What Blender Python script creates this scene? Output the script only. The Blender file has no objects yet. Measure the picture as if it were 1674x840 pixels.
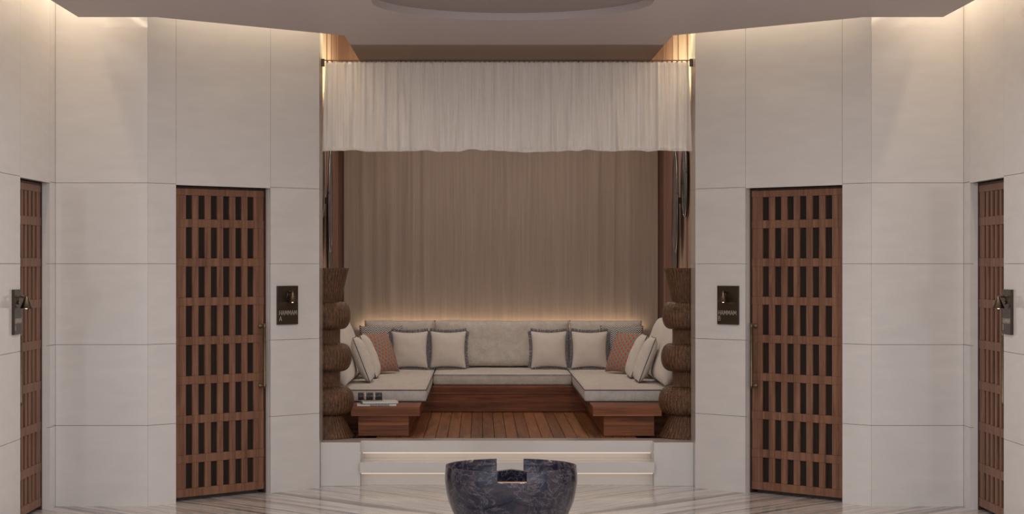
import bpy, bmesh, math, random
from mathutils import Vector, Matrix, noise
random.seed(4)
PI = math.pi
C = bpy.context.scene.collection
SC = bpy.context.scene

# ------------------------------------------------------------------ materials
def new_mat(name):
    m = bpy.data.materials.new(name); m.use_nodes = True
    nt = m.node_tree
    return m, nt, nt.nodes['Principled BSDF']

class N:
    """tiny node helper"""
    def __init__(s, nt): s.nt = nt
    def n(s, t, **k):
        x = s.nt.nodes.new(t)
        for a, b in k.items(): setattr(x, a, b)
        return x
    def l(s, a, b): s.nt.links.new(a, b)
    def val(s, inp, v):
        if hasattr(v, 'is_output'): s.l(v, inp)
        else: inp.default_value = v
    def math(s, op, a, b=0.0, c=None):
        x = s.n('ShaderNodeMath', operation=op)
        s.val(x.inputs[0], a); s.val(x.inputs[1], b)
        if c is not None: s.val(x.inputs[2], c)
        return x.outputs[0]
    def coord(s, kind='Object'):
        x = s.n('ShaderNodeTexCoord'); return x.outputs[kind]
    def sep(s, v):
        x = s.n('ShaderNodeSeparateXYZ'); s.l(v, x.inputs[0]); return x.outputs
    def comb(s, a, b, c):
        x = s.n('ShaderNodeCombineXYZ')
        for i, v in enumerate((a, b, c)): s.val(x.inputs[i], v)
        return x.outputs[0]
    def mapping(s, v, scale=(1,1,1), rot=(0,0,0), loc=(0,0,0)):
        x = s.n('ShaderNodeMapping'); s.l(v, x.inputs[0])
        x.inputs['Scale'].default_value = scale; x.inputs['Rotation'].default_value = rot
        x.inputs['Location'].default_value = loc
        return x.outputs[0]
    def noise(s, v, scale=5, detail=3, rough=.5, dist=0):
        x = s.n('ShaderNodeTexNoise'); s.l(v, x.inputs['Vector'])
        x.inputs['Scale'].default_value = scale; x.inputs['Detail'].default_value = detail
        x.inputs['Roughness'].default_value = rough; x.inputs['Distortion'].default_value = dist
        return x.outputs['Fac']
    def ramp(s, f, stops, interp='LINEAR'):
        x = s.n('ShaderNodeValToRGB'); s.l(f, x.inputs[0])
        cr = x.color_ramp; cr.interpolation = interp
        while len(cr.elements) < len(stops): cr.elements.new(.5)
        for e, (p, c) in zip(cr.elements, stops):
            e.position = p; e.color = (*c, 1) if len(c) == 3 else c
        return x.outputs[0]
    def mix(s, f, a, b):
        x = s.n('ShaderNodeMix', data_type='RGBA')
        s.val(x.inputs[0], f)
        for i, v in ((6, a), (7, b)):
            if hasattr(v, 'is_output'): s.l(v, x.inputs[i])
            else: x.inputs[i].default_value = (*v, 1)
        return x.outputs[2]
    def bump(s, h, strength=.3, dist=.01):
        x = s.n('ShaderNodeBump'); s.l(h, x.inputs['Height'])
        x.inputs['Strength'].default_value = strength; x.inputs['Distance'].default_value = dist
        return x.outputs[0]

def mk_plain(name, col, rough=.5, metal=0, var=.06, scale=8, bump=0):
    m, nt, p = new_mat(name); h = N(nt)
    f = h.noise(h.coord(), scale, 4)
    a = tuple(c*(1-var) for c in col); b = tuple(min(1, c*(1+var)) for c in col)
    h.l(h.ramp(f, [(.3, a), (.7, b)]), p.inputs['Base Color'])
    p.inputs['Roughness'].default_value = rough; p.inputs['Metallic'].default_value = metal
    if bump: h.l(h.bump(h.noise(h.coord(), 60, 3), bump, .004), p.inputs['Normal'])
    return m

def mk_panel():
    m, nt, p = new_mat('polished_limestone'); h = N(nt)
    co = h.coord()
    f = h.noise(h.mapping(co, (2.2, 2.2, 9)), 1.4, 5, .55, .4)
    col = h.ramp(f, [(.25, (.61, .565, .54)), (.75, (.665, .615, .585))])
    h.l(col, p.inputs['Base Color'])
    p.inputs['Roughness'].default_value = .07
    p.inputs['IOR'].default_value = 1.5
    return m

def mk_floor():
    m, nt, p = new_mat('striped_marble'); h = N(nt)
    x, y, z = h.sep(h.coord())
    ax = h.math('ABSOLUTE', x)
    c = h.math('SUBTRACT', y, ax); d = h.math('ADD', y, ax)
    v1 = h.comb(h.math('MULTIPLY', c, 5.0), h.math('MULTIPLY', d, .14), 0)
    n1 = h.noise(v1, 1.0, 6, .62, .25)
    v2 = h.comb(h.math('MULTIPLY', c, 15.0), h.math('MULTIPLY', d, .3), 3)
    n2 = h.noise(v2, 1.0, 4, .6, .1)
    f = h.math('ADD', h.math('MULTIPLY', n1, .68), h.math('MULTIPLY', n2, .36))
    col = h.ramp(f, [(.41, (.12, .092, .083)), (.455, (.27, .225, .205)), (.49, (.48, .43, .405)), (.525, (.66, .61, .575)), (.55, (.33, .29, .27)), (.575, (.62, .57, .54)), (.62, (.30, .26, .24)), (.66, (.68, .63, .60))])
    h.l(col, p.inputs['Base Color'])
    p.inputs['Roughness'].default_value = .10
    p.inputs['IOR'].default_value = 1.36
    return m

def mk_wood(name, dark, light, axis='z', rough=.45, scale=1.0, seams=None):
    m, nt, p = new_mat(name); h = N(nt)
    co = h.coord()
    s = {'z': (26, 26, 1.6), 'x': (1.6, 26, 26), 'y': (26, 1.6, 26)}[axis]
    s = tuple(k*scale for k in s)
    f = h.noise(h.mapping(co, s), 1.0, 6, .62, .9)
    g = h.noise(h.mapping(co, tuple(k*5 for k in s)), 1.0, 3, .6)
    f2 = h.math('ADD', h.math('MULTIPLY', f, .75), h.math('MULTIPLY', g, .25))
    col = h.ramp(f2, [(.33, dark), (.66, light)])
    if seams:                    # plank to plank tone steps
        X = h.sep(co)[{'x': 0, 'y': 1, 'z': 2}[seams[0]]]
        k = h.math('FLOOR', h.math('DIVIDE', X, seams[1]))
        wn = h.n('ShaderNodeTexWhiteNoise', noise_dimensions='1D'); h.l(k, wn.inputs['W'])
        mul = h.math('ADD', h.math('MULTIPLY', wn.outputs[0], .5), .72)
        mx = h.n('ShaderNodeVectorMath', operation='SCALE'); h.l(col, mx.inputs[0]); h.l(mul, mx.inputs['Scale'])
        col = mx.outputs[0]
    h.l(col, p.inputs['Base Color'])
    h.l(h.bump(f2, .25, .003), p.inputs['Normal'])
    p.inputs['Roughness'].default_value = rough; p.inputs['IOR'].default_value = 1.33
    return m

def mk_fabric(name, a, b, weave=420, streak=None, rough=.95, bump=.35, trans=0):
    m, nt, p = new_mat(name); h = N(nt)
    co = h.coord()
    f = h.noise(co, weave, 2, .7)
    if streak: f = h.math('ADD', h.math('MULTIPLY', f, .45), h.math('MULTIPLY', h.noise(h.mapping(co, streak), 1, 5, .65), .55))
    else: f = h.math('ADD', h.math('MULTIPLY', f, .6), h.math('MULTIPLY', h.noise(co, weave*.12, 4, .6), .4))
    h.l(h.ramp(f, [(.33, a), (.67, b)]), p.inputs['Base Color'])
    h.l(h.bump(f, bump, .004), p.inputs['Normal'])
    p.inputs['Roughness'].default_value = rough
    p.inputs['Sheen Weight'].default_value = .15
    if trans:
        t = h.n('ShaderNodeBsdfTranslucent'); t.inputs[0].default_value = (*b, 1)
        tr = h.n('ShaderNodeBsdfTransparent')
        mx = h.n('ShaderNodeMixShader'); mx.inputs[0].default_value = trans
        mx2 = h.n('ShaderNodeMixShader'); mx2.inputs[0].default_value = .07
        out = nt.nodes['Material Output']
        h.l(p.outputs[0], mx.inputs[1]); h.l(t.outputs[0], mx.inputs[2])
        h.l(mx.outputs[0], mx2.inputs[1]); h.l(tr.outputs[0], mx2.inputs[2])
        h.l(mx2.outputs[0], out.inputs[0])
    return m

def mk_marble_dark():
    m, nt, p = new_mat('dark_purple_marble'); h = N(nt)
    co = h.coord()
    big = h.noise(co, 4.2, 5, .6, 1.2)
    base = h.ramp(big, [(.32, (.007, .008, .026)), (.5, (.018, .016, .030)), (.62, (.042, .034, .046)), (.75, (.014, .012, .026))])
    v = h.noise(h.mapping(co, (1, 1, 1.3)), 5.5, 7, .65, 1.8)
    ridge = h.math('ABSOLUTE', h.math('SUBTRACT', v, .5))
    vein = h.ramp(ridge, [(.0, (1, 1, 1)), (.010, (.25, .25, .25)), (.04, (0, 0, 0))])
    v2 = h.noise(co, 15, 6, .6, 1.0)
    r2 = h.math('ABSOLUTE', h.math('SUBTRACT', v2, .5))
    vein2 = h.ramp(r2, [(.0, (.5, .5, .5)), (.02, (0, 0, 0))])
    c1 = h.mix(vein2, base, (.06, .054, .072))
    c2 = h.mix(vein, c1, (.15, .125, .145))
    h.l(c2, p.inputs['Base Color'])
    p.inputs['Roughness'].default_value = .11
    return m

def mk_rattan():
    m, nt, p = new_mat('bronze_rattan'); h = N(nt)
    x, y, z = h.sep(h.coord())
    a = h.math('ARCTAN2', y, x)
    s1 = h.math('SINE', h.math('MULTIPLY', a, 46.0))
    s2 = h.math('SINE', h.math('MULTIPLY', z, 520.0))
    w = h.math('MULTIPLY', s1, s2)
    gl = h.noise(h.comb(h.math('MULTIPLY', a, 24.0), h.math('MULTIPLY', z, 16.0), 0), 1.2, 3, .6)
    f = h.math('ADD', h.math('MULTIPLY', w, .17), gl)
    col = h.ramp(f, [(.30, (.045, .021, .012)), (.55, (.14, .064, .032)), (.76, (.33, .155, .068))])
    h.l(col, p.inputs['Base Color'])
    h.l(h.bump(h.math('ADD', w, h.math('MULTIPLY', s1, 1.0)), .7, .003), p.inputs['Normal'])
    p.inputs['Roughness'].default_value = .42
    p.inputs['Metallic'].default_value = .25
    return m

def mk_zigzag():
    m, nt, p = new_mat('zigzag_weave'); h = N(nt)
    x, y, z = h.sep(h.coord())
    t = h.math('PINGPONG', x, .026)
    f = h.math('FRACT', h.math('MULTIPLY', h.math('ADD', z, h.math('MULTIPLY', t, 1.1)), 46.0))
    c = h.ramp(f, [(.0, (.035, .04, .055)), (.5, (.62, .60, .56))], 'CONSTANT')
    h.l(c, p.inputs['Base Color']); p.inputs['Roughness'].default_value = .95
    return m

def mk_check():
    m, nt, p = new_mat('coral_teal_check'); h = N(nt)
    x, y, z = h.sep(h.coord())
    s1 = h.math('SINE', h.math('MULTIPLY', h.math('ADD', x, h.math('MULTIPLY', z, .35)), 112.0))
    s2 = h.math('SINE', h.math('MULTIPLY', h.math('SUBTRACT', z, h.math('MULTIPLY', x, .2)), 92.0))
    f = h.math('ADD', h.math('MULTIPLY', h.math('MULTIPLY', s1, s2), .5), .5)
    c = h.ramp(f, [(.0, (.17, .26, .25)), (.42, (.38, .21, .16)), (.56, (.43, .105, .048))], 'CONSTANT')
    h.l(c, p.inputs['Base Color']); p.inputs['Roughness'].default_value = .95
    return m

def mk_paperroll():
    m, nt, p = new_mat('printed_roll'); h = N(nt)
    x, y, z = h.sep(h.coord())
    k = h.math('FRACT', h.math('MULTIPLY', h.math('ADD', x, .5), 13.0))
    band = h.ramp(k, [(.0, (.3, .27, .23)), (.07, (.015, .014, .014)), (.80, (.32, .16, .09)), (.9, (.45, .40, .35))], 'CONSTANT')
    n = h.ramp(h.noise(h.mapping(h.coord(), (60, 60, 60)), 1.3, 1), [(.0, (0, 0, 0)), (.66, (1, 1, 1))], 'CONSTANT')
    h.l(h.mix(n, band, (.12, .10, .085)), p.inputs['Base Color'])
    p.inputs['Roughness'].default_value = .5
    return m

def mk_emit(name, col, st):
    m, nt, p = new_mat(name)
    p.inputs['Base Color'].default_value = (*col, 1)
    p.inputs['Emission Color'].default_value = (*col, 1)
    p.inputs['Emission Strength'].default_value = st
    return m

M = {}
M['panel'] = mk_panel()
M['joint'] = mk_plain('brown_joint_grout', (.13, .095, .08), .8)  # brown backing that shows through the slab joints
M['floor'] = mk_floor()
M['stone'] = mk_plain('white_limestone', (.60, .55, .52), .12, var=.03, scale=3)
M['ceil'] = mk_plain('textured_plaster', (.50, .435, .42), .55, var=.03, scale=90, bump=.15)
M['ceil_niche'] = mk_plain('shaded_ceiling_taupe', (.26, .20, .165), .35, var=.05, scale=20)  # ceiling's shade and reflection inside the niche, put into a darker brown
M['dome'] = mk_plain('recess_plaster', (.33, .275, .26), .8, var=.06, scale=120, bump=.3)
M['door'] = mk_wood('reddish_oak', (.118, .052, .030), (.27, .132, .080), 'z', .5)
M['door_dark'] = mk_wood('smoked_oak', (.007, .004, .003), (.026, .014, .010), 'z', .75)
M['door_edge'] = mk_wood('dark_jamb_wood', (.03, .015, .011), (.075, .036, .026), 'z', .5)
M['brass'] = mk_plain('aged_brass', (.19, .145, .085), .5, 1, .15, 30)
M['bronze'] = mk_plain('dark_bronze', (.060, .040, .026), .38, .6, .08, 10)
M['letter'] = mk_plain('pale_lettering', (.42, .35, .30), .5)
M['shade'] = mk_plain('patinated_bronze', (.16, .115, .075), .30, 1, .15, 30)
M['walnut'] = mk_wood('walnut_planks', (.075, .020, .008), (.34, .118, .045), 'x', .5, .6, ('z', .047))
M['walnut_end'] = M['walnut']
M['deck'] = mk_wood('deck_timber', (.115, .040, .016), (.32, .128, .052), 'y', .5, .7, ('x', .0985))
M['seam'] = mk_plain('seam_black', (.012, .007, .005), .8)
M['veneer'] = mk_wood('rose_veneer', (.27, .175, .135), (.37, .25, .195), 'z', .55, .7)
M['veneer_dark'] = mk_wood('dark_veneer', (.17, .085, .065), (.24, .125, .095), 'z', .5, .7)
M['linen'] = mk_fabric('sheer_linen', (.64, .585, .54), (.93, .89, .86), 300, (75, 75, 1.0), trans=.22)
M['drape'] = mk_fabric('taupe_linen', (.24, .185, .155), (.34, .27, .225), 340, (45, 45, 1.0))
M['boucle'] = mk_fabric('cream_boucle', (.43, .385, .34), (.68, .62, .56), 130, bump=.6)
M['canvas'] = mk_fabric('smooth_canvas', (.58, .525, .475), (.68, .62, .565), 400, bump=.15)
M['pipe'] = mk_plain('navy_piping', (.035, .035, .05), .8)
M['fringe'] = mk_plain('slate_fringe', (.21, .20, .225), .95, 0, .5, 160)
M['zig'] = mk_zigzag(); M['check'] = mk_check()
M['marble'] = mk_marble_dark()
M['copper'] = mk_plain('copper_lip', (.62, .36, .24), .3, .8)
M['rattan'] = mk_rattan()
M['steel'] = mk_plain('brushed_steel', (.20, .20, .21), .35, 1)
M['mirror'] = mk_plain('smoked_mirror', (.02, .023, .028), .12, .2, .02)
M['paper'] = mk_plain('paper_white', (.62, .58, .55), .6)
M['ink'] = mk_plain('black_ink', (.015, .012, .012), .5)
M['roll'] = mk_paperroll()
M['rod'] = mk_plain('dark_rod', (.09, .06, .045), .4, .5)
M['bulb'] = mk_emit('warm_bulb', (1, .93, .82), 3)
M['led'] = mk_emit('led_tape', (1, .87, .70), .42)

# ------------------------------------------------------------------ mesh helpers
def obj(name, bm, mat, parent=None, smooth=False, loc=None, recalc=True):
    me = bpy.data.meshes.new(name)
    if recalc: bmesh.ops.recalc_face_normals(bm, faces=bm.faces)
    bm.to_mesh(me); bm.free()
    mats = mat if isinstance(mat, (list, tuple)) else [mat]
    for k in mats: me.materials.append(k)
    if smooth:
        for p in me.polygons: p.use_smooth = True
    o = bpy.data.objects.new(name, me); C.objects.link(o)
    if parent: o.parent = parent
    if loc: o.location = loc
    return o

def struct(name, bm, mat, loc=None, smooth=False, rot=0):
    o = obj(name, bm, mat, None, smooth, loc); o['kind'] = 'structure'; o.rotation_euler.z = rot
    return o

def tag(o, label, cat, group=None):
    o['label'] = label; o['category'] = cat
    if group: o['group'] = group
    return o

def thing(name, label, cat, loc=(0, 0, 0), rotz=0, group=None):
    o = bpy.data.objects.new(name, None); C.objects.link(o)
    o.empty_display_size = .1
    o.location = loc; o.rotation_euler = (0, 0, rotz)
    return tag(o, label, cat, group)

def copy_tree(o, parent=None):
    c = o.copy(); C.objects.link(c); c.parent = parent
    for ch in [k for k in C.objects if k.parent == o]: copy_tree(ch, c)
    return c

def box(bm, x0, x1, y0, y1, z0, z1, mi=0, bev=0):
    vs = [bm.verts.new((x, y, z)) for x in (x0, x1) for y in (y0, y1) for z in (z0, z1)]
    F = [(0,1,3,2), (4,6,7,5), (0,4,5,1), (2,3,7,6), (0,2,6,4), (1,5,7,3)]
    fs = []
    for f in F:
        k = bm.faces.new([vs[i] for i in f]); k.material_index = mi; fs.append(k)
    if bev:
        es = set(e for f in fs for e in f.edges)
        r = bmesh.ops.bevel(bm, geom=list(es), offset=bev, segments=2, affect='EDGES', profile=.6)
        for f in r['faces']: f.material_index = mi
    return vs

def tube(bm, pts, r, seg=8, closed=False, mi=0, caps=True):
    pts = [Vector(p) for p in pts]; n = len(pts); rings = []
    up = Vector((0, 0, 1))
    for i, p in enumerate(pts):
        a = pts[(i-1) % n] if (closed or i > 0) else p
        b = pts[(i+1) % n] if (closed or i < n-1) else p
        t = (b-a).normalized()
        u = t.cross(up)
        if u.length < .05: u = t.cross(Vector((0, 1, 0)))
        u.normalize(); v = t.cross(u)
        rr = r[i] if isinstance(r, (list, tuple)) else r
        rings.append([bm.verts.new(p + rr*(math.cos(2*PI*k/seg)*u + math.sin(2*PI*k/seg)*v)) for k in range(seg)])
    m = n if closed else n-1
    for i in range(m):
        A, B = rings[i], rings[(i+1) % n]
        for k in range(seg):
            f = bm.faces.new((A[k], A[(k+1) % seg], B[(k+1) % seg], B[k])); f.material_index = mi; f.smooth = True
    if not closed and caps:
        bm.faces.new(rings[0][::-1]).material_index = mi; bm.faces.new(rings[-1]).material_index = mi

def lathe(bm, prof, seg=64, mi=0, cap=True):
    rings = []
    for r, z in prof:
        rings.append([bm.verts.new((r*math.cos(2*PI*k/seg), r*math.sin(2*PI*k/seg), z)) for k in range(seg)])
    for A, B in zip(rings, rings[1:]):
        for k in range(seg):
            f = bm.faces.new((A[k], A[(k+1) % seg], B[(k+1) % seg], B[k])); f.material_index = mi; f.smooth = True
    if cap:
        bm.faces.new(rings[0][::-1]); bm.faces.new(rings[-1])

def prism(bm, poly, z0, z1, mi=0):
    lo = [bm.verts.new((x, y, z0)) for x, y in poly]; hi = [bm.verts.new((x, y, z1)) for x, y in poly]
    n = len(poly)
    bm.faces.new(lo[::-1]).material_index = mi; bm.faces.new(hi).material_index = mi
    for i in range(n):
        bm.faces.new((lo[i], lo[(i+1) % n], hi[(i+1) % n], hi[i])).material_index = mi

# ------------------------------------------------------------------ camera
F_PX = 3139.0
cd = bpy.data.cameras.new('camera'); cam = bpy.data.objects.new('camera', cd); C.objects.link(cam)
cam.location = (-.218, 0, 1.8); cam.rotation_euler = (PI/2, 0, 0)
cd.sensor_width = 36; cd.lens = 36*F_PX/1674
cd.shift_x = (837-785)/1674; cd.shift_y = (431-420)/1674
cd.clip_end = 200
SC.camera = cam

# ------------------------------------------------------------------ room shell
bm = bmesh.new(); box(bm, -7, 7, -2, 16.2, -.15, 0); struct('floor', bm, M['floor'])

G = .0014
ZT = 4.40
def panel_wall(name, W, cols, loc, rot, opening=None, thick=.22, zs=(.6, 1.2, 1.8, 2.4), ext0=0, ext1=0):
    """cols: list of (x0,x1,kind); kind 'full' has joints, 'over' spans only above the opening"""
    bm = bmesh.new()
    for x0, x1, kind in cols:
        if kind == 'over':
            box(bm, x0+G, x1-G, 0, .025, opening[2]+.0, ZT)
        else:
            z = [0, *zs, ZT]
            for a, b in zip(z, z[1:]):
                box(bm, x0+G, x1-G, 0, .025, a+(G if a else 0), b-(G if b < ZT else 0))
    # core behind the slabs
    if opening:
        o0, o1, oz = opening
        box(bm, -ext0, o0-.002, .0252, thick, 0, ZT, 1)
        box(bm, o1+.002, W+ext1, .0252, thick, 0, ZT, 1)
        box(bm, o0-.002, o1+.002, .14, thick, 0, oz+.002, 1)
        box(bm, o0-.002, o1+.002, .0252, thick, oz+.002, ZT, 1)
        # stone-lined reveals
        for a, b in ((o0-.0018, o0), (o1, o1+.0018)):
            box(bm, a, b, .0251, .057, 0, oz, 0)
    else:
        box(bm, 0, W, .0252, thick, 0, ZT, 1)
    return struct(name, bm, [M['panel'], M['joint']], loc, rot=rot)

DX0, DX1, DZ = .256, .256+.904, 2.392
WD = 1.659
R2 = math.sqrt(.5)
panel_wall('wall_front_left', WD, [(0, DX0, 'full'), (DX0, DX1, 'over'), (DX1, WD, 'full')], (-2.684, 14.25, 0), PI/4, (DX0, DX1, DZ))
panel_wall('wall_front_right', WD, [(0, WD-DX1, 'full'), (WD-DX1, WD-DX0, 'over'), (WD-DX0, WD, 'full')], (1.511, 15.423, 0), -PI/4, (WD-DX1, WD-DX0, DZ))
panel_wall('wall_back_left', .686, [(0, .686, 'full')], (-3.37, 14.25, 0), 0)
panel_wall('wall_back_right', .686, [(0, .686, 'full')], (2.684, 14.25, 0), 0)
SY0 = 10.6; SW = 14.25-SY0
s0, s1 = 13.16-SY0, 13.16+.904-SY0
panel_wall('wall_left', SW, [(0, s0, 'full'), (s0, s1, 'over'), (s1, SW, 'full')], (-3.37, SY0, 0), PI/2, (s0, s1, DZ), ext1=.24)
panel_wall('wall_right', SW, [(0, SW-s1, 'full'), (SW-s1, SW-s0, 'over'), (SW-s0, SW, 'full')], (3.37, 14.25, 0), -PI/2, (SW-s1, SW-s0, DZ), ext0=.24)

# doorways back onto a solid dark core so no light leaks through the leaf
# ------------------------------------------------------------------ doors
def stroke_rect(bm, pts, w, y0, y1):
    for (xa, za), (xb, zb) in zip(pts, pts[1:]):
        d = Vector((xb-xa, 0, zb-za)); L = d.length
        if L < 1e-6: continue
        n = Vector((-d.z, 0, d.x)).normalized()*w/2; e = d.normalized()*w*.3
        q = [Vector((xa, 0, za))-e+n, Vector((xb, 0, zb))+e+n, Vector((xb, 0, zb))+e-n, Vector((xa, 0, za))-e-n]
        A = [bm.verts.new((v.x, y0, v.z)) for v in q]; B = [bm.verts.new((v.x, y1, v.z)) for v in q]
        bm.faces.new(A); bm.faces.new(B[::-1])
        for i in range(4): bm.faces.new((A[i], B[i], B[(i+1) % 4], A[(i+1) % 4]))

def make_door(idx, loc, rot, handle_high, W=.904):
    root = bpy.data.objects.new('door_%d' % idx, None); C.objects.link(root)
    root['kind'] = 'structure'; root.location = loc; root.rotation_euler.z = rot
    root.empty_display_size = .1
    r = .062                       # leaf face behind wall face
    H = 2.385
    # frame: two dark jamb strips and head
    bm = bmesh.new()
    box(bm, .002, .014, .058, .135, 0, H); box(bm, W-.014, W-.002, .058, .135, 0, H); box(bm, .014, W-.014, .060, .135, H-.012, H)
    obj('door_frame', bm, M['door_edge'], root)
    x0, x1 = .016, W-.016
    z0, z1 = .03, H-.014
    # dark inset board behind the lattice
    bm = bmesh.new(); box(bm, x0+.01, x1-.01, r+.015, r+.05, z0+.01, z1-.01)
    obj('inset_panel', bm, M['door_dark'], root)
    # lattice: uprights and rails with fine seams
    pitch, sw = .118, .0585
    first = (.138 if handle_high else W-.138-5*pitch-sw)
    slots = [(first+k*pitch, first+k*pitch+sw) for k in range(6)]
    edges = [x0] + [v for s in slots for v in s] + [x1]
    rails = [(z1-.05, z1)] + [(c-.031, c+.031) for c in (2.108, 1.81, 1.511, 1.213, .914, .615, .316)] + [(z0, .092)]
    bm = bmesh.new()
    g = .0011
    ups = []
    for i in range(0, len(edges), 2):
        a, b = edges[i], edges[i+1]
        if b-a > .09: m = a+(b-a)*.5; ups += [(a, m), (m, b)]
        else: ups.append((a, b))
    for (a, b) in ups:
        for (hi, lo) in zip(rails, rails[1:]):
            box(bm, a+g, b-g, r+.003, r+.028, lo[1]+g, hi[0]-g)
    obj('slat_lattice', bm, M['door'], root)
    cuts = sorted(set([x0, x1] + [u[0] for u in ups] + [v for s in slots for v in s]))
    bm = bmesh.new()
    for ri, (a, b) in enumerate(rails):
        if ri in (0, len(rails)-1): box(bm, x0, x1, r, r+.028, a, b)
        else:
            for c, d in zip(cuts, cuts[1:]): box(bm, c+g*.6, d-g*.6, r, r+.028, a, b)
    obj('cross_rails', bm, M['door'], root)
    # pull handle
    hx = (W-.052) if handle_high else .052
    bm = bmesh.new()
    zb, zt = .823, 1.333; yb = r-.052
    tube(bm, [(hx, yb, zb), (hx, yb, zb+.01), (hx, yb, zb+.012), (hx, yb, zb+.03), (hx, yb, zb+.033), (hx, yb, zt-.033), (hx, yb, zt-.03), (hx, yb, zt-.012), (hx, yb, zt-.01), (hx, yb, zt)],
         [.010, .010, .014, .014, .0115, .0115, .014, .014, .010, .010], 16)
    hd = obj('door_handle', bm, M['brass'], root)
    for zz in (zb+.021, zt-.021):
        bm = bmesh.new()
        tube(bm, [(hx, yb, zz), (hx, r-.02, zz), (hx, r-.018, zz), (hx, r-.006, zz), (hx, r-.005, zz), (hx, r+.0005, zz)], [.006, .006, .013, .016, .019, .019], 16)
        obj('mount', bm, M['brass'], hd)
    return root

def wpt(loc, rot, x):           # a point x along a wall
    return (loc[0]+x*math.cos(rot), loc[1]+x*math.sin(rot), 0)
make_door(1, wpt((-2.684, 14.25), PI/4, DX0), PI/4, True)
make_door(2, wpt((1.511, 15.423), -PI/4, WD-DX1), -PI/4, False)
make_door(3, wpt((-3.37, SY0), PI/2, s0), PI/2, False)
make_door(4, wpt((3.37, 14.25), -PI/2, SW-s1), -PI/2, True)

# ------------------------------------------------------------------ signs with lamp
GL = {'H': [[(0, 0), (0, 1)], [(.72, 0), (.72, 1)], [(0, .5), (.72, .5)]],
      'A': [[(0, 0), (.4, 1), (.8, 0)], [(.17, .36), (.63, .36)]],
      'M': [[(0, 0), (.12, 1), (.5, .25), (.88, 1), (1, 0)]],
      'B': [[(0, 0), (0, 1), (.42, 1), (.58, .88), (.58, .66), (.42, .54), (0, .54)], [(.42, .54), (.66, .4), (.66, .12), (.46, 0), (0, 0)]]}
GW = {'H': .72, 'A': .8, 'M': 1.0, 'B': .66}
def write(bm, text, x, z, h, y0, y1, total=None):
    adv = [GW[c]*h*.82 for c in text]; gap = .2*h
    k = 1
    if total: k = total/(sum(adv)+gap*(len(text)-1))
    for c, a in zip(text, adv):
        for s in GL[c]:
            stroke_rect(bm, [(x+px*h*.82*k, z+pz*h) for px, pz in s], .0034, y0, y1)
        x += (a+gap)*k

def make_sign(loc, rot, letter, label):
    root = thing('wall_sconce', label, 'wall lamp', loc, rot, 'lamp signs beside the slatted doors')
    w, h = .205, .305
    bm = bmesh.new(); box(bm, -w/2, w/2, -.020, 0, 0, h, bev=.0015)
    bp = obj('backplate', bm, M['bronze'], root)
    bm = bmesh.new()
    write(bm, 'HAMMAM', -w/2+.014, .076, .034, -.0215, -.0195, .176)
    write(bm, letter, -w/2+.014, .030, .034, -.0215, -.0195)
    obj('lettering', bm, M['letter'], bp)
    ya = -.020-.054; za = .258
    bm = bmesh.new()
    # hooked bracket and straight arm running through the cone tip
    tube(bm, [(0, ya-.016, za-.006), (0, ya, za-.006), (0, -.021, za-.006)], .0028, 8)
    pts = [(-.012, -.026, .215), (-.012, -.028, .235)] + [(-.012, -.046+.018*math.cos(t), .240+.022*math.sin(t)) for t in [PI*k/8 for k in range(0, 7)]]
    tube(bm, pts, .0055, 10)
    tube(bm, [(-.012, -.021, .215), (-.012, -.033, .215)], [.011, .009], 14)
    obj('arm', bm, M['shade'], root)
    bm = bmesh.new()
    prof = [(.0035, .0), (.006, -.003), (.0075, -.010), (.042, -.088), (.0405, -.088), (.006, -.011)]
    lathe(bm, prof, 40, cap=False)
    obj('lamp_shade', bm, M['shade'], root, loc=(0, ya, .265))
    bm = bmesh.new()
    bmesh.ops.create_uvsphere(bm, u_segments=20, v_segments=12, radius=.0105)
    obj('bulb', bm, M['bulb'], root, True, loc=(0, ya, .265-.082))
    return root
def wl(loc, rot, x, z, out=.0):
    p = wpt(loc, rot, x)
    return (p[0]+math.sin(rot)*out, p[1]-math.cos(rot)*out, z)
ZS = 1.3205
make_sign(wl((-2.684, 14.25), PI/4, 1.322, ZS), PI/4, 'A', 'dark bronze cone lamp on lettered plate HAMMAM A, between slatted door and niche')
make_sign(wl((1.511, 15.423), -PI/4, WD-1.322, ZS), -PI/4, 'B', 'dark bronze cone lamp on lettered plate HAMMAM B, right of the niche')
make_sign(wl((-3.37, SY0), PI/2, 13.02-SY0, ZS), PI/2, 'A', 'bronze cone lamp on plate seen edge-on at the far left side wall')
make_sign(wl((3.37, 14.25), -PI/2, 14.25-13.02, ZS), -PI/2, 'B', 'bronze cone lamp on plate seen edge-on at the far right side wall')

# ------------------------------------------------------------------ niche walls
for sx, nm in ((-1, 'left'), (1, 'right')):
    bm = bmesh.new()
    def bx(xa, xb, *r, mi=0):
        a, b = sorted((sx*xa, sx*xb)); box(bm, a, b, *r, mi)
    # polished stone return at the mouth, in courses
    zs = [0, .6, 1.2, 1.8, 2.4, ZT]
    for a, b in zip(zs, zs[1:]):
        bx(1.511, 1.53, 15.425, 15.75, a+(G if a else 0), b-G)
    bx(1.5302, 1.80, 15.66, 15.75, 0, ZT)
    struct('wall_return_'+nm, bm, [M['panel']])
    bm = bmesh.new()
    bx(1.85, 1.95, 15.7501, 16.35, 0, ZT)
    bx(1.72, 1.95, 16.3501, 20.30, 0, ZT)
    # raised pilaster strips running up the panelling
    for y0, y1 in ((17.9, 18.02), (18.75, 18.80), (19.30, 20.05)):
        bx(1.712, 1.7201, y0, y1, .0, ZT, mi=1)
    struct('wall_niche_'+nm, bm, [M['veneer'], M['veneer_dark']])
bm = bmesh.new(); box(bm, -1.95, 1.95, 20.3001, 20.42, 0, ZT)
struct('wall_back', bm, M['veneer_dark'])

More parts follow.
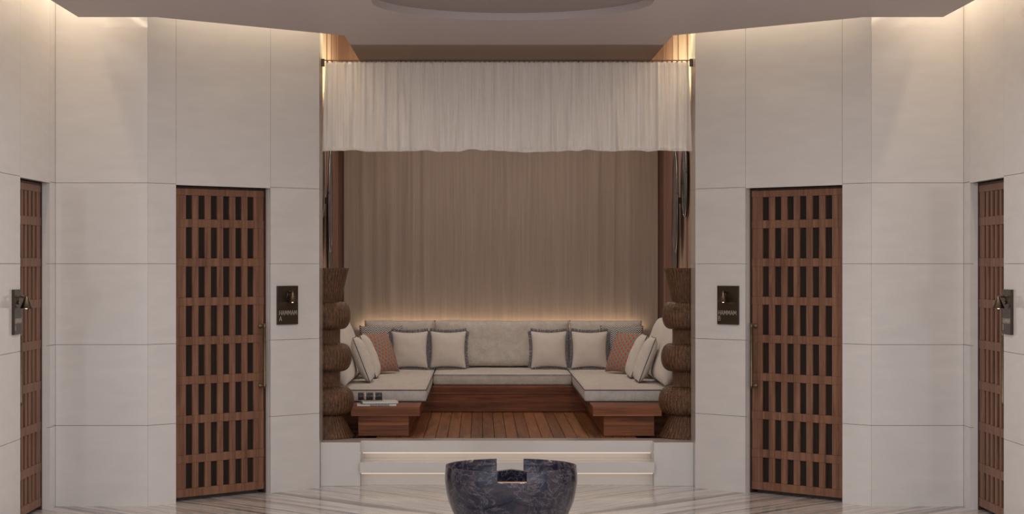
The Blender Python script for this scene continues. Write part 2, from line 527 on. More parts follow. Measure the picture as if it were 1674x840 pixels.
# ------------------------------------------------------------------ platform, steps, deck
ZP = .354
bm = bmesh.new()
for sx in (-1, 1):
    a, b = sorted((sx*1.19, sx*1.509)); box(bm, a, b, 15.54, 15.93, .001, ZP)
box(bm, -1.19, 1.19, 15.70, 15.93, ZP-.095, ZP)
box(bm, -1.189, 1.189, 15.84, 15.93, .001, ZP-.0951)
box(bm, -1.189, 1.189, 15.50, 15.80, .112, .196)
box(bm, -1.189, 1.189, 15.62, 15.8399, .001, .1119)
for sx in (-1, 1):
    a, b = sorted((sx*1.511, sx*1.849)); box(bm, a, b, 15.7502, 16.34, .001, ZP)
struct('trim_1', bm, M['stone'])['label'] = 'white stone steps and plinth'
bm = bmesh.new()
box(bm, -1.18, 1.18, 15.735, 15.745, ZP-.108, ZP-.0955)
box(bm, -1.18, 1.18, 15.532, 15.542, .100, .1115)
st = obj('led_strip', bm, M['led']); tag(st, 'warm light strips tucked under the white stone step nosings', 'led strip')

bm = bmesh.new()
pw = .0985; n = 14
xs = [-n/2*pw+i*pw for i in range(n+1)]
for a, b in zip(xs, xs[1:]): box(bm, a+.0022, b-.0022, 15.935, 18.70, ZP-.03, ZP, 0, )
for sx in (-1, 1):
    e = n/2*pw
    for k in range(12):
        a, b = sorted((sx*(e+k*pw), sx*(e+(k+1)*pw)))
        if max(abs(a), abs(b)) < 1.72: box(bm, a+.0022, b-.0022, 16.35 if abs(a+b)/2 > 1.1 else 15.935, 20.28, ZP-.03, ZP)
box(bm, -1.50, 1.50, 15.9305, 20.29, ZP-.06, ZP-.0305, 1)
struct('floor_deck', bm, [M['deck'], M['seam']])

# ------------------------------------------------------------------ ceiling
CZ = 3.562
RC, RR = (0, 12.95), .95
outer = [(-3.09, 9.0), (3.09, 9.0), (3.09, 13.725), (2.528, 13.725), (1.265, 14.83), (1.265, 15.45), (-1.265, 15.45), (-1.265, 14.83), (-2.533, 13.725), (-3.09, 13.725)]
bm = bmesh.new()
ov = [bm.verts.new((x, y, CZ)) for x, y in outer]
oe = [bm.edges.new((ov[i], ov[(i+1) % len(ov)])) for i in range(len(ov))]
SEG = 128
cv = [bm.verts.new((RC[0]+RR*math.cos(2*PI*k/SEG), RC[1]+RR*math.sin(2*PI*k/SEG), CZ)) for k in range(SEG)]
ce = [bm.edges.new((cv[i], cv[(i+1) % SEG])) for i in range(SEG)]
bmesh.ops.triangle_fill(bm, edges=oe+ce, use_beauty=True)
def up(vs, h):
    t = [bm.verts.new(v.co+Vector((0, 0, h))) for v in vs]
    for i in range(len(vs)): bm.faces.new((vs[i], vs[(i+1) % len(vs)], t[(i+1) % len(vs)], t[i]))
    return t
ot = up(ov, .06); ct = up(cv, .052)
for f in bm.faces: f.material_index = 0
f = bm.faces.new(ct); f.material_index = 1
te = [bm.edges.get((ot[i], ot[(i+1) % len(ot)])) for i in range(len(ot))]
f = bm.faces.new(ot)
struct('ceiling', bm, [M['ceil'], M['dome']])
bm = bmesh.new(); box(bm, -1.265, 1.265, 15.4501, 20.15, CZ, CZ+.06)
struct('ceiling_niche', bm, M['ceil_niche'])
bm = bmesh.new(); prism(bm, [(-4, 9.0), (4, 9.0), (4, 14.6), (2.2, 16.2), (2.2, 20.6), (-2.2, 20.6), (-2.2, 16.2), (-4, 14.6)], ZT+.0005, ZT+.12)
struct('ceiling_upper', bm, M['ceil'])

# ------------------------------------------------------------------ urns
def spline(pts, n=8):
    out = []
    for i in range(len(pts)-1):
        p0 = pts[max(0, i-1)]; p1 = pts[i]; p2 = pts[i+1]; p3 = pts[min(len(pts)-1, i+2)]
        for k in range(n):
            t = k/n
            out.append(tuple(.5*((2*p1[j])+(-p0[j]+p2[j])*t+(2*p0[j]-5*p1[j]+4*p2[j]-p3[j])*t*t+(-p0[j]+3*p1[j]-3*p2[j]+p3[j])*t**3) for j in (0, 1)))
    out.append(pts[-1]); return out
def ball(r0, r1, rm, zb, zt, n=20):
    zc = (zb+zt)/2; h = (zt-zb)/2; out = []
    for k in range(n+1):
        t = -PI/2+PI*k/n
        base = r0+(r1-r0)*k/n
        out.append((base+(rm-base)*math.cos(t)**.72, zc+h*math.sin(t)))
    return out
z0 = ZP
prof = [(.0, .0), (.240, .0), (.243, .010)] + [(.243+(.150-.243)*(k/14)**.92, .010+(.190-.010)*k/14) for k in range(1, 15)]
prof += ball(.147, .130, .244, .190, .425)
prof += [(.128, .44), (.1275, .49), (.129, .543)]
prof += ball(.130, .130, .224, .550, .783)
prof += [(.128, .80), (.1275, .85), (.129, .893)]
prof += ball(.130, .132, .214, .900, 1.130)
prof += [(.1345, 1.136), (.150, 1.20), (.172, 1.29), (.196, 1.385), (.2065, 1.408), (.200, 1.409), (.188, 1.38), (.13, 1.15), (0, 1.149)]
bm = bmesh.new(); lathe(bm, prof, 96, cap=False)
bmesh.ops.remove_doubles(bm, verts=bm.verts, dist=1e-5)
urn = obj('woven_urn', bm, M['rattan'], smooth=True, loc=(-1.514, 16.02, z0+.001))
tag(urn, 'tall woven brown urn of three stacked balls, left of the sofa', 'urn', 'woven urns flanking the sofa')
u2 = urn.copy(); C.objects.link(u2); u2.location = (1.514, 16.02, z0+.001)
u2['label'] = 'tall woven brown urn of three stacked balls, right of the sofa'

# ------------------------------------------------------------------ sofa bases
def sofa_wing(sx, label):
    root = thing('sofa_base', label, 'sofa base', (0, 0, ZP), 0, 'timber sofa bases')
    bm = bmesh.new()
    def bx(xa, xb, *r, mi=0, bev=0):
        a, b = sorted((sx*xa, sx*xb)); box(bm, a, b, *r, mi, bev)
    bx(.818, 1.24, 16.10, 16.36, .004, .177)
    bx(.818, 1.69, 16.3601, 20.2, .004, .177)
    obj('plinth', bm, M['walnut'], root)
    bm = bmesh.new()
    bx(.722, 1.295, 16.0, 16.36, .1772, .254, bev=.002)
    bx(.722, 1.69, 16.3601, 20.25, .1772, .254)
    obj('platform_top', bm, M['walnut'], root)
    return root
sofa_wing(-1, 'reddish timber sofa platform under the left wing, book lying on it')
sofa_wing(1, 'reddish timber sofa platform under the right wing, bare front ledge')
root = thing('sofa_base', 'reddish timber bench front between both sofa wings', 'sofa base', (0, 0, ZP), 0, 'timber sofa bases')
bm = bmesh.new(); box(bm, -.817, .817, 18.72, 20.25, .004, .177); obj('plinth', bm, M['walnut'], root)
bm = bmesh.new(); box(bm, -.7215, .7215, 18.70, 20.25, .1772, .254, bev=.002); obj('platform_top', bm, M['walnut'], root)

# ------------------------------------------------------------------ seat cushions
def seat_cushion(name, x0, x1, y0, y1, z0, h, label):
    """boxy mattress, crowned top, with navy piping on upper and lower edges"""
    root = thing(name, label, 'seat cushion', ((x0+x1)/2, (y0+y1)/2, z0), 0, 'boucle sofa seat cushions')
    W, D = x1-x0, y1-y0; r = .022
    bm = bmesh.new()
    nx, ny, nz = 26, 36, 5
    def P(u, v, w):
        x = (u-.5)*W; y = (v-.5)*D; z = w*h
        # crown and side bulge
        cu = 1-(2*u-1)**6; cvv = 1-(2*v-1)**6
        z += max(0, w-.5)*2*.006*cu*cvv
        bul = .008*math.sin(PI*w)
        x += (2*u-1)*bul*(abs(2*u-1) > .999); y += (2*v-1)*bul*(abs(2*v-1) > .999)
        z += .003*noise.noise(Vector((x*4+x0*3, y*4, w*3)))*(w > .5)
        return (x, y, z)
    grid = {}
    def V(i, j, k):
        if (i, j, k) not in grid: grid[(i, j, k)] = bm.verts.new(P(i/nx, j/ny, k/nz))
        return grid[(i, j, k)]
    for i in range(nx):
        for j in range(ny):
            bm.faces.new((V(i, j, nz), V(i+1, j, nz), V(i+1, j+1, nz), V(i, j+1, nz)))
            bm.faces.new((V(i, j, 0), V(i, j+1, 0), V(i+1, j+1, 0), V(i+1, j, 0)))
    for k in range(nz):
        for i in range(nx):
            bm.faces.new((V(i, 0, k), V(i+1, 0, k), V(i+1, 0, k+1), V(i, 0, k+1)))
            bm.faces.new((V(i, ny, k), V(i, ny, k+1), V(i+1, ny, k+1), V(i+1, ny, k)))
        for j in range(ny):
            bm.faces.new((V(0, j, k), V(0, j, k+1), V(0, j+1, k+1), V(0, j+1, k)))
            bm.faces.new((V(nx, j, k), V(nx, j+1, k), V(nx, j+1, k+1), V(nx, j, k+1)))
    es = [e for e in bm.edges if len(e.link_faces) == 2 and e.calc_face_angle(0) > 1.0]
    bmesh.ops.bevel(bm, geom=es, offset=.010, segments=3, affect='EDGES')
    c = obj('cushion_body', bm, M['boucle'], root, True)
    for zz in (h-.004, .004):
        bm = bmesh.new(); e = .002
        a, b = W/2+e-.002, D/2+e-.002
        pts = []; a += .0085; b += .0085
        for cx, cy, t0 in ((a-r, b-r, 0), (-a+r, b-r, PI/2), (-a+r, -b+r, PI), (a-r, -b+r, 3*PI/2)):
            for q in range(5):
                t = t0+PI/2*q/4; pts.append((cx+r*math.cos(t), cy+r*math.sin(t), zz))
        tube(bm, pts, .0036, 6, closed=True)
        obj('piping', bm, M['pipe'], c)
    return root
ZC = ZP+.2548; HC = .106
seat_cushion('seat_cushion', -1.66, -.690, 16.57, 20.14, ZC, HC, 'long cream boucle seat cushion on the left sofa wing')
seat_cushion('seat_cushion', .690, 1.66, 16.57, 20.14, ZC, HC, 'long cream boucle seat cushion on the right sofa wing')
seat_cushion('seat_cushion', -.671, .671, 18.80, 20.14, ZC, HC, 'cream boucle seat cushion of the middle back bench')
ZSEAT = ZC+HC+.006

# ------------------------------------------------------------------ soft cushions
def pillow_mesh(W, H, T, nx=36, nz=36, pinch=.07, p=2.4, q=.55, seed=0, wr=.004, flat_bottom=False):
    """upright pillow: width x, height z from 0, thickness y"""
    bm = bmesh.new()
    def outline(u, v):      # u,v in -1..1 -> x,z with concave sides
        x = u*W/2*(1-pinch*(1-v*v)); z = v*H/2*(1-pinch*(1-u*u))
        return x, z
    F, B = {}, {}
    for i in range(nx+1):
        for j in range(nz+1):
            u = 2*i/nx-1; v = 2*j/nz-1
            x, z = outline(u, v)
            t = T/2*max(0, (1-abs(u)**p))**q*max(0, (1-abs(v)**p))**q
            edge = max(abs(u), abs(v))
            w = wr*noise.noise(Vector((x*14, z*14, seed*7.3)))*min(1, (1-edge)*6)
            if edge > .72:   # puckers at the seam
                ang = math.atan2(v, u)
                w += wr*.9*math.sin(ang*52+seed)*(edge-.72)/.28*(1-(edge > .995))*min(1, (1-edge)*12)
            if i in (0, nx) or j in (0, nz):
                F[i, j] = B[i, j] = bm.verts.new((x, 0, z+H/2))
            else:
                F[i, j] = bm.verts.new((x, -t-w, z+H/2)); B[i, j] = bm.verts.new((x, t+w, z+H/2))
    for i in range(nx):
        for j in range(nz):
            bm.faces.new((F[i, j], F[i+1, j], F[i+1, j+1], F[i, j+1]))
            bm.faces.new((B[i, j], B[i, j+1], B[i+1, j+1], B[i+1, j]))
    rim = []
    for i in range(nx): rim.append(outline(2*i/nx-1, -1))
    for j in range(nz): rim.append(outline(1, 2*j/nz-1))
    for i in range(nx): rim.append(outline(1-2*i/nx, 1))
    for j in range(nz): rim.append(outline(-1, 1-2*j/nz))
    return bm, [(x, 0, z+H/2) for x, z in rim]

def place(root, loc, rz, lean):
    root.location = loc
    # lean back about local x, then yaw
    root.rotation_euler = (-lean, 0, rz)

# -- back cushions along the rear
def back_cushion(x0, x1, label, seed, y=20.02, lean=.08):
    W = x1-x0; H = .485
    bm, rim = pillow_mesh(W, H, .20, 60, 30, .004, 9, .5, seed, .005)
    for v in bm.verts:      # slightly slumped top line, ear corners
        if v.co.z > H*.6: v.co.z += .010*noise.noise(Vector((v.co.x*3+seed*9, 1, 2)))
    o = obj('back_cushion', bm, M['boucle'], smooth=True)
    tag(o, label, 'cushion', 'back cushions along the rear of the sofa')
    place(o, ((x0+x1)/2, y, ZSEAT+.004), 0, lean)
    return o
back_cushion(-1.425, -.702, 'left of the three wide cream back cushions on the rear bench', 1)
back_cushion(-.701, .712, 'widest cream back cushion, in the middle of the rear bench', 2, 20.03)
back_cushion(.713, 1.470, 'right of the three wide cream back cushions on the rear bench', 3)

# -- big side back cushions leaning on the niche walls
for sx, side in ((-1, 'left'), (1, 'right')):
    for k, (yc, W) in enumerate(((17.28, 1.10), (18.40, 1.12))):
        bm, rim = pillow_mesh(W, .575, .17, 44, 30, .02, 5, .5, 5+k, .005)
        o = obj('side_cushion', bm, M['canvas'], smooth=True)
        lab = ('near' if k == 0 else 'far')
        tag(o, 'large plain cream cushion leaning on the %s wall, %s' % (side, 'nearest the urn' if k == 0 else 'behind the one beside the urn'), 'cushion', 'large wall cushions of the sofa wings')
        if k == 0:   # stitched seam down the top
            pass
        place(o, (sx*1.395, yc, ZSEAT+.012), -sx*PI/2, .34)

# -- four fringed pillows
def fringed():
    W, H = .378, .385
    root = thing('fringed_cushion', '', 'cushion', (0, 0, 0), 0, 'cream cushions with slate fringe')
    bm, rim = pillow_mesh(W, H, .15, 40, 40, .10, 2.2, .55, 2, .004)
    obj('cushion_cover', bm, M['canvas'], root, True)
    bm = bmesh.new(); rnd = random.Random(3); n = len(rim); c = Vector((0, 0, H/2))
    m = 230
    for k in range(m):
        t = k/m*n; i = int(t) % n; f = t-int(t)
        a = Vector(rim[i]).lerp(Vector(rim[(i+1) % n]), f)
        tan = (Vector(rim[(i+1) % n])-Vector(rim[i])).normalized()
        nrm = Vector((tan.z, 0, -tan.x))
        if nrm.dot(a-c) < 0: nrm = -nrm
        for rep in range(2):
            L = .031+rnd.uniform(-.004, .003)
            d = (nrm+tan*rnd.uniform(-.35, .35)+Vector((0, rnd.uniform(-.25, .25), 0))).normalized()
            tip = a+d*L
            if tip.z < .001: tip.z = .001
            mid = a+d*L*.55
            tube(bm, [a-nrm*.004, mid, tip], [.0026, .0030, .0022], 4)
    obj('fringe', bm, M['fringe'], root)
    return root
proto = fringed()
fr = [(-.938, 19.60, .13, .02, 'fringed cream cushion on the left sofa wing, against the zigzag cushion'),
      (-.548, 19.63, .13, -.03, 'fringed cream cushion left of the bare middle of the bench'),
      (.486, 19.63, .13, .03, 'fringed cream cushion right of the bare middle of the bench'),
      (.900, 19.60, .13, -.02, 'fringed cream cushion on the right sofa wing, against the zigzag cushion')]
for i, (x, y, ln, rz, lab) in enumerate(fr):
    o = proto if i == 0 else copy_tree(proto)
    place(o, (x, y, ZSEAT+.010), rz, ln); o['label'] = lab

# -- zigzag, check and tufted pillows
def simple_pillow(name, W, H, T, mat, seed, label, cat, group, pinch=.07):
    bm, rim = pillow_mesh(W, H, T, 36, 36, pinch, 2.4, .55, seed, .004)
    o = obj(name, bm, mat, smooth=True); return tag(o, label, cat, group), rim
for sx, side in ((-1, 'left'), (1, 'right')):
    o, _ = simple_pillow('zigzag_cushion', .45, .445, .14, M['zig'], 11, 'black and white zigzag cushion in the %s corner of the sofa' % side, 'cushion', 'zigzag cushions in the sofa corners')
    place(o, (sx*1.235, 19.70, ZSEAT+.003), -sx*.05, .14)
    o, _ = simple_pillow('checked_cushion', .44, .425, .15, M['check'], 12, 'orange and teal checked cushion in the %s corner, in front of the zigzag one' % side, 'cushion', 'orange checked cushions')
    place(o, (sx*1.13, 18.82, ZSEAT+.010), -sx*1.02, .38)

def tufted():
    W = H = .43
    root = thing('tufted_cushion', '', 'cushion', (0, 0, 0), 0, 'tufted cushions with dark piping')
    bm, rim = pillow_mesh(W, H, .14, 40, 40, .03, 3.2, .6, 4, .003)
    for v in bm.verts:       # dimples where it is tufted
        for px, pz in ((-.07, -.07), (.07, -.07), (-.07, .07), (.07, .07)):
            d = math.hypot(v.co.x-px, v.co.z-H/2-pz)
            if d < .05: v.co.y *= 1-.45*(1-d/.05)**1.3
    obj('cushion_cover', bm, M['canvas'], root, True)
    bm = bmesh.new(); tube(bm, rim, .0035, 6, closed=True); obj('piping', bm, M['pipe'], root)
    return root
pt = tufted(); first = True
for sx, side in ((-1, 'left'), (1, 'right')):
    for yc, xx, where in ((17.53, 1.212, 'nearer the urn'), (18.18, 1.190, 'behind the other tufted cushion')):
        o = pt if first else copy_tree(pt); first = False
        place(o, (sx*xx, yc, ZSEAT+.008), -sx*PI/2, .37)
        o['label'] = 'cream tufted cushion with dark piping on the %s wing, %s' % (side, where)

# ------------------------------------------------------------------ drape on the rear wall
bm = bmesh.new()
nx, nz = 420, 40
rnd = random.Random(8)
fold = [(rnd.uniform(-1.5, 1.5), rnd.uniform(.005, .017), rnd.uniform(.02, .06), rnd.uniform(-.03, .03)) for _ in range(34)]
vv = {}
for i in range(nx+1):
    x = -1.655+3.31*i/nx
    for j in range(nz+1):
        t = j/nz; z = .62+(3.50-.62)*t
        y = 20.235
        for fx, a, w, sl in fold:
            y -= a*(.35+.65*t)*math.exp(-((x-fx-sl*(1-t))/w)**2)
        y += .004*noise.noise(Vector((x*9, z*1.2, 0)))
        vv[i, j] = bm.verts.new((x, y, z))
for i in range(nx):
    for j in range(nz): bm.faces.new((vv[i, j], vv[i+1, j], vv[i+1, j+1], vv[i, j+1]))
dr = obj('wall_drape', bm, M['drape'], smooth=True)
sm = dr.modifiers.new('solid', 'SOLIDIFY'); sm.thickness = .003; sm.offset = 1
tag(dr, 'taupe linen drape covering the rear niche wall behind the sofa', 'drape')

# ------------------------------------------------------------------ valance curtain and rod
bm = bmesh.new(); nx, nz = 900, 46
rnd = random.Random(5); vv = {}
ph = [rnd.uniform(0, 6.28) for _ in range(8)]
big = [(rnd.uniform(-1.45, 1.45), rnd.uniform(.012, .04), rnd.uniform(.02, .06), rnd.uniform(-.05, .05)) for _ in range(30)]
YC = 15.60
for i in range(nx+1):
    s = i/nx
    for j in range(nz+1):
        t = j/nz                    # 0 top, 1 bottom
        half = 1.474+.028*t
        x = -half+2*half*s
        y = YC
        y += (.007*math.sin(x*118+ph[0]+1.2*math.sin(x*7))+.004*math.sin(x*190+ph[1]))*(1-.65*t)
        for fx, a, w, sl in big:
            y -= a*(.15+.85*t)*math.exp(-((x-fx-sl*t)/w)**2)
        y += .010*math.sin(x*21+ph[2]+.8*t)*t+.006*noise.noise(Vector((x*30, t*2.5, 4)))
        hem = .013*noise.noise(Vector((x*2.6, 9, 1)))+.006*noise.noise(Vector((x*11, 3, 1)))
        hem += .022*max(0, noise.noise(Vector((x*5.3, 5, 7))))**1.0
        zb = 2.712+hem
        z = 3.437+(zb-3.437)*t
        if t > .955: y -= .012*math.sin((t-.955)/.045*PI)       # rolled hem
        if t < .05: y -= .006*math.sin(t/.05*PI)
        vv[i, j] = bm.verts.new((x, y, z))
for i in range(nx):
    for j in range(nz): bm.faces.new((vv[i, j], vv[i+1, j], vv[i+1, j+1], vv[i, j+1]))
cu = obj('curtain', bm, M['linen'], smooth=True)
tag(cu, 'short gathered sheer cream linen curtain hanging across the top of the niche', 'curtain')
root = thing('curtain_rod', 'slim dark curtain rod with hooks above the short linen curtain', 'curtain rod', (0, YC, 3.452))
bm = bmesh.new(); tube(bm, [(-1.508, 0, 0), (1.508, 0, 0)], .004, 10); obj('rod', bm, M['rod'], root)
for sx in (-1, 1):
    bm = bmesh.new(); a, b = sorted((sx*1.5095, sx*1.482)); box(bm, a, b, -.012, .012, -.05, .012, bev=.002); obj('bracket', bm, M['rod'], root)
rnd = random.Random(2)
bm = bmesh.new()
for k in range(74):
    x = -1.46+2.92*k/73; w = rnd.uniform(.006, .016)
    box(bm, x-w/2, x+w/2, -.010, .006, -.016, -.0071)
g = obj('hook', bm, M['rod'], root); g['kind'] = 'stuff'

# ------------------------------------------------------------------ long oval wall mirrors
def mirror(x, yc, zc, ry, rz, label):
    root = thing('oval_mirror', label, 'mirror', (x, yc, zc), 0, 'long oval mirrors on the niche side walls')
    n = 72
    pts = [(0, ry*math.cos(2*PI*k/n), rz*math.sin(2*PI*k/n)) for k in range(n)]
    bm = bmesh.new()
    A = [bm.verts.new((-.006, p[1], p[2])) for p in pts]; B = [bm.verts.new((.006, p[1], p[2])) for p in pts]
    bm.faces.new(A); bm.faces.new(B[::-1])
    for k in range(n): bm.faces.new((A[k], A[(k+1) % n], B[(k+1) % n], B[k]))
    obj('glass', bm, M['mirror'], root)
    bm = bmesh.new(); tube(bm, pts, .010, 8, closed=True); obj('rim', bm, M['steel'], root)
    bm = bmesh.new(); s = 1 if x > 0 else -1
    a, b = sorted((s*.006, s*(1.7195-abs(x)))); box(bm, a, b, -.03, .03, -.03, .03); obj('wall_bracket', bm, M['rod'], root)
    return root
for sx, side in ((-1, 'left'), (1, 'right')):
    mirror(sx*1.690, 18.86, 2.10, .19, .50, 'long oval mirror with steel rim on the %s niche wall, lowest and deepest in' % side)
    mirror(sx*1.655, 18.42, 2.405, .19, .49, 'tall dark oval mirror with steel rim on the %s niche wall, hung highest' % side)
    mirror(sx*1.690, 17.92, 2.60, .17, .36, 'dark oval mirror on the %s niche wall, closest to the niche mouth' % side)

# ------------------------------------------------------------------ reading matter on the left ledge
ZL = ZP+.2545
root = thing('notebook', 'white wire-bound notebook lying on the left sofa ledge under a magazine', 'notebook', (-1.09, 16.17, ZL), .06)
bm = bmesh.new(); box(bm, -.165, .165, -.105, .11, .001, .014, bev=.001); obj('pages', bm, M['paper'], root)
bm = bmesh.new()
for k in range(13):
    x = -.05+.15*k/12
    tube(bm, [(x, -.108+.010*math.cos(t), .008+.008*math.sin(t)) for t in [2*PI*q/10 for q in range(10)]], .0022, 5, closed=True)
obj('wire_binding', bm, M['ink'], root)
root = thing('magazine', 'pale magazine angled on top of the notebook, under the rolled one', 'magazine', (-1.07, 16.20, ZL+.0188), .16)
bm = bmesh.new(); box(bm, -.15, .15, -.10, .10, 0, .016, bev=.0015); obj('pages', bm, M['paper'], root)
bm = bmesh.new(); box(bm, -.151, .151, -.101, .101, .0161, .0175); obj('cover', bm, M['paper'], root)
root = thing('rolled_magazine', 'rolled black and white printed magazine lying on the flat one', 'magazine', (-1.147, 16.195, ZL+.0188+.0178+.0365), .10)
bm = bmesh.new(); n = 48; L = .105
prev = None
for k in range(n*2+1):
    a = 2*PI*k/n; r = .034-.006*k/(2*n)
    row = [bm.verts.new((x*L, r*math.cos(a), r*math.sin(a))) for x in [-1+2*q/16 for q in range(17)]]
    if prev:
        for q in range(16): bm.faces.new((prev[q], prev[q+1], row[q+1], row[q]))
    prev = row
o = obj('pages', bm, M['roll'], root, True)
sm = o.modifiers.new('solid', 'SOLIDIFY'); sm.thickness = .0022
for x in (-.105, .105):
    bm = bmesh.new(); tube(bm, [(x, .0335*math.cos(2*PI*q/32), .0335*math.sin(2*PI*q/32)) for q in range(32)], .0022, 6, closed=True)
    obj('page_edges', bm, M['paper'], root)
bm = bmesh.new()
bmesh.ops.create_cone(bm, cap_ends=True, segments=32, radius1=.0255, radius2=.0255, depth=.17, matrix=Matrix.Rotation(PI/2, 4, 'Y'))
obj('core', bm, M['ink'], root)

# ------------------------------------------------------------------ marble basin
bx0, by0 = -.010, 12.95
root = thing('marble_basin', 'round dark purple marble basin with notched rim in front of the steps', 'basin', (bx0, by0, 0))
outp = spline([(.285, 0), (.335, .045), (.385, .115), (.425, .215), (.443, .310), (.447, .375), (.440, .442)], 6)
inp = [(.428, .442), (.426, .40), (.42, .34), (.40, .26), (.34, .19), (.20, .16), (.0005, .155)]
prof = outp + inp
SEGB = 240
bm = bmesh.new()
rings = []
for r, z in [(0.0005, 0)]+prof:
    row = []
    for k in range(SEGB):
        a = 2*PI*k/SEGB; x = r*math.cos(a); y = r*math.sin(a); zz = z
        row.append(bm.verts.new((x, y, zz)))
    rings.append(row)
for A, B in zip(rings, rings[1:]):
    for k in range(SEGB):
        f = bm.faces.new((A[k], A[(k+1) % SEGB], B[(k+1) % SEGB], B[k])); f.smooth = True
bmesh.ops.remove_doubles(bm, verts=bm.verts, dist=1e-4)
# cut notches: back one deep, front one shallow (square cut through rim)
def cutter(x0, x1, y0, y1, z0, z1):
    b = bmesh.new(); box(b, x0, x1, y0, y1, z0, z1)
    me = bpy.data.meshes.new('cut'); bmesh.ops.recalc_face_normals(b, faces=b.faces); b.to_mesh(me); b.free()
    o = bpy.data.objects.new('cut', me); C.objects.link(o); return o
bowl = obj('bowl', bm, M['marble'], root)
cuts = [cutter(-.093, .093, .30, .6, .352, .6), cutter(-.095, .095, -.6, -.30, .372, .6)]
for c in cuts:
    c.location = (bx0, by0, 0)
    md = bowl.modifiers.new('b', 'BOOLEAN'); md.object = c; md.operation = 'DIFFERENCE'; md.solver = 'EXACT'
dg = bpy.context.evaluated_depsgraph_get(); dg.update()
me = bpy.data.meshes.new_from_object(bowl.evaluated_get(dg)); bowl.modifiers.clear(); bowl.data = me
for c in cuts:
    m_ = c.data; bpy.data.objects.remove(c); bpy.data.meshes.remove(m_)
# angled spout block inside the front notch
bm = bmesh.new()
prism(bm, [(-.13, -.277), (0, -.12), (.13, -.277), (.13, -.225), (0, -.06), (-.13, -.225)], .20, .424)
obj('inner_baffle', bm, M['marble'], root)
bm = bmesh.new(); box(bm, -.0945, .0945, -.440, -.405, .372, .377); obj('spout_lip', bm, M['copper'], root)

# ------------------------------------------------------------------ lights
def area(name, loc, size, energy, col, direction, sy=None, spread=None):
    ld = bpy.data.lights.new(name, 'AREA'); ld.shape = 'RECTANGLE'; ld.size = size; ld.size_y = sy or .03
    ld.energy = energy; ld.color = col
    if spread: ld.spread = spread
    o = bpy.data.objects.new(name, ld); C.objects.link(o); o.location = loc
    d = Vector(direction).normalized()
    x = Vector((0, 0, 1)).cross(d)
    # local X = long axis (horizontal), -Z = direction
    if x.length < 1e-3: x = Vector((1, 0, 0))
    x.normalize(); z = -d; y = z.cross(x)
    o.rotation_euler = Matrix((x, y, z)).transposed().to_euler()
    return o
WARM = (1, .82, .58)
# cove tape under the upper soffit, grazing down the wall faces
E = 3.6
DN = (0, .04, -1)
def cove(p, q, n, e, col=WARM):
    """tape from p to q at the wall top; n = direction into the room"""
    mx, my = (p[0]+q[0])/2, (p[1]+q[1])/2; L = math.hypot(q[0]-p[0], q[1]-p[1])
    ld = bpy.data.lights.new('cove_light', 'AREA'); ld.shape = 'RECTANGLE'; ld.size = L*.96; ld.size_y = .04
    ld.energy = e*L; ld.color = col
    o = bpy.data.objects.new('cove_light', ld); C.objects.link(o); o.location = (mx+n[0]*.16, my+n[1]*.16, 3.93)
    z = Vector((n[0]*.12, n[1]*.12, 1)).normalized()      # faces down and a little to the wall
    x = Vector((q[0]-p[0], q[1]-p[1], 0)).normalized(); y = z.cross(x)
    o.rotation_euler = Matrix((x, y, z)).transposed().to_euler()
for sx in (-1, 1):
    cove((sx*3.37, 14.25), (sx*2.684, 14.25), (0, -1), E)
    cove((sx*2.684, 14.25), (sx*1.511, 15.423), (-sx*R2, -R2), E)
    cove((sx*3.37, 10.7), (sx*3.37, 14.2), (-sx, 0), E)
    area('cove_light', (sx*1.20, 17.9, CZ+.10), 4.4, 50, (1, .93, .58), (sx, 0, .10), .03)
    cove((sx*1.511, 15.45), (sx*1.511, 15.75), (-sx, 0), 16, (1, .78, .48))
# glow of the step tapes on the risers
area('step_glow', (0, 15.748, .250), 2.34, .55, (1, .88, .70), (0, 1, -.7), .012)
area('step_glow', (0, 15.545, .104), 2.34, .30, (1, .88, .70), (0, 1, -.7), .010)
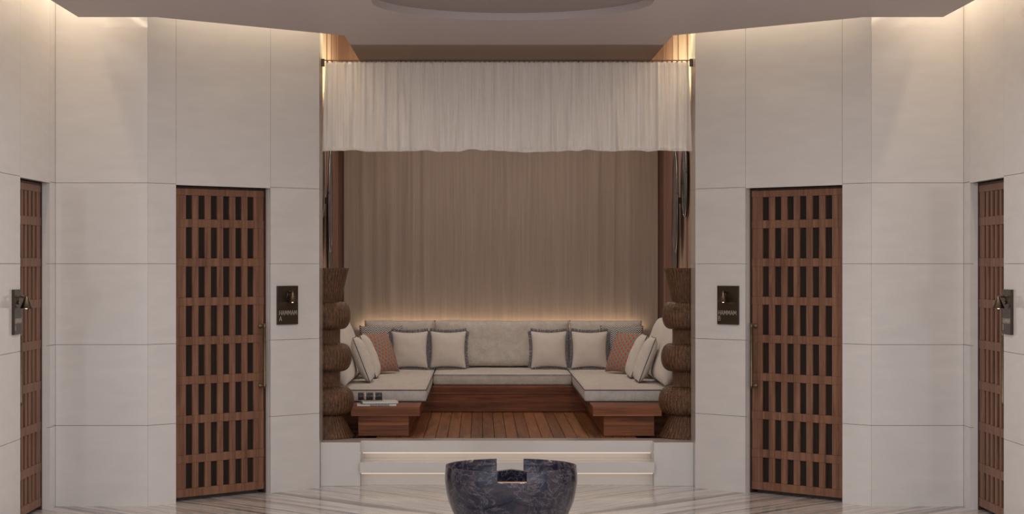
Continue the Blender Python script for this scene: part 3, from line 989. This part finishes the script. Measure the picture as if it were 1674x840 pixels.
# tape behind the sofa backs washing the drape
area('sofa_backlight', (0, 20.17, 1.10), 3.0, 5.0, (1, .76, .50), (0, .10, 1), .02)
for sx in (-1, 1):
    area('sofa_backlight', (sx*1.66, 17.9, 1.12), 2.2, 5, (1, .78, .52), (-sx*.12, 0, 1), .02)
# unseen downlights added in the hall ceiling to brighten the door walls
for sx in (-1, 1):
    for yy in (10.4, 11.6):
        bm = bmesh.new(); lathe(bm, [(.085, 0), (.10, 0), (.10, -.006), (.085, -.006), (.085, 0)], 40, cap=False)
        root = thing('downlight', 'unseen round downlight added to the hall ceiling, brightening the door walls', 'ceiling light', (sx*.9, yy, CZ), 0, 'added downlights in the hall ceiling')
        obj('trim_ring', bm, M['rod'], root)
        ld = bpy.data.lights.new('downlight_lamp', 'AREA'); ld.shape = 'DISK'; ld.size = .17; ld.energy = 27; ld.color = (1, .98, .97)
        o = bpy.data.objects.new('downlight_lamp', ld); C.objects.link(o); o.location = (sx*.9, yy, CZ-.008)
# recessed downlights in the niche ceiling
for sx in (-1, 1):
    for yy in (17.7, 19.1):
        bm = bmesh.new(); lathe(bm, [(.085, 0), (.10, 0), (.10, -.006), (.085, -.006), (.085, 0)], 40, cap=False)
        root = thing('downlight', 'round recessed downlight in the niche ceiling', 'ceiling light', (sx*.68, yy, CZ), 0, 'downlights in the niche ceiling')
        obj('trim_ring', bm, M['rod'], root)
        ld = bpy.data.lights.new('downlight_lamp', 'AREA'); ld.shape = 'DISK'; ld.size = .17; ld.energy = 9; ld.color = (1, .92, .84)
        o = bpy.data.objects.new('downlight_lamp', ld); C.objects.link(o); o.location = (sx*.68, yy, CZ-.008)

w = bpy.data.worlds.new('world'); SC.world = w; w.use_nodes = True
bg = w.node_tree.nodes['Background']; bg.inputs[0].default_value = (.94, .965, 1, 1); bg.inputs[1].default_value = 1.24

vs = SC.view_settings
SC.display_settings.display_device = 'sRGB'
vs.view_transform = 'Standard'; vs.look = 'None'; vs.gamma = 1; vs.exposure = 0
vs.use_curve_mapping = False
SC.cycles.max_bounces = 10; SC.cycles.diffuse_bounces = 5; SC.cycles.glossy_bounces = 5
SC.cycles.use_denoising = True
SC.cycles.sample_clamp_indirect = 6
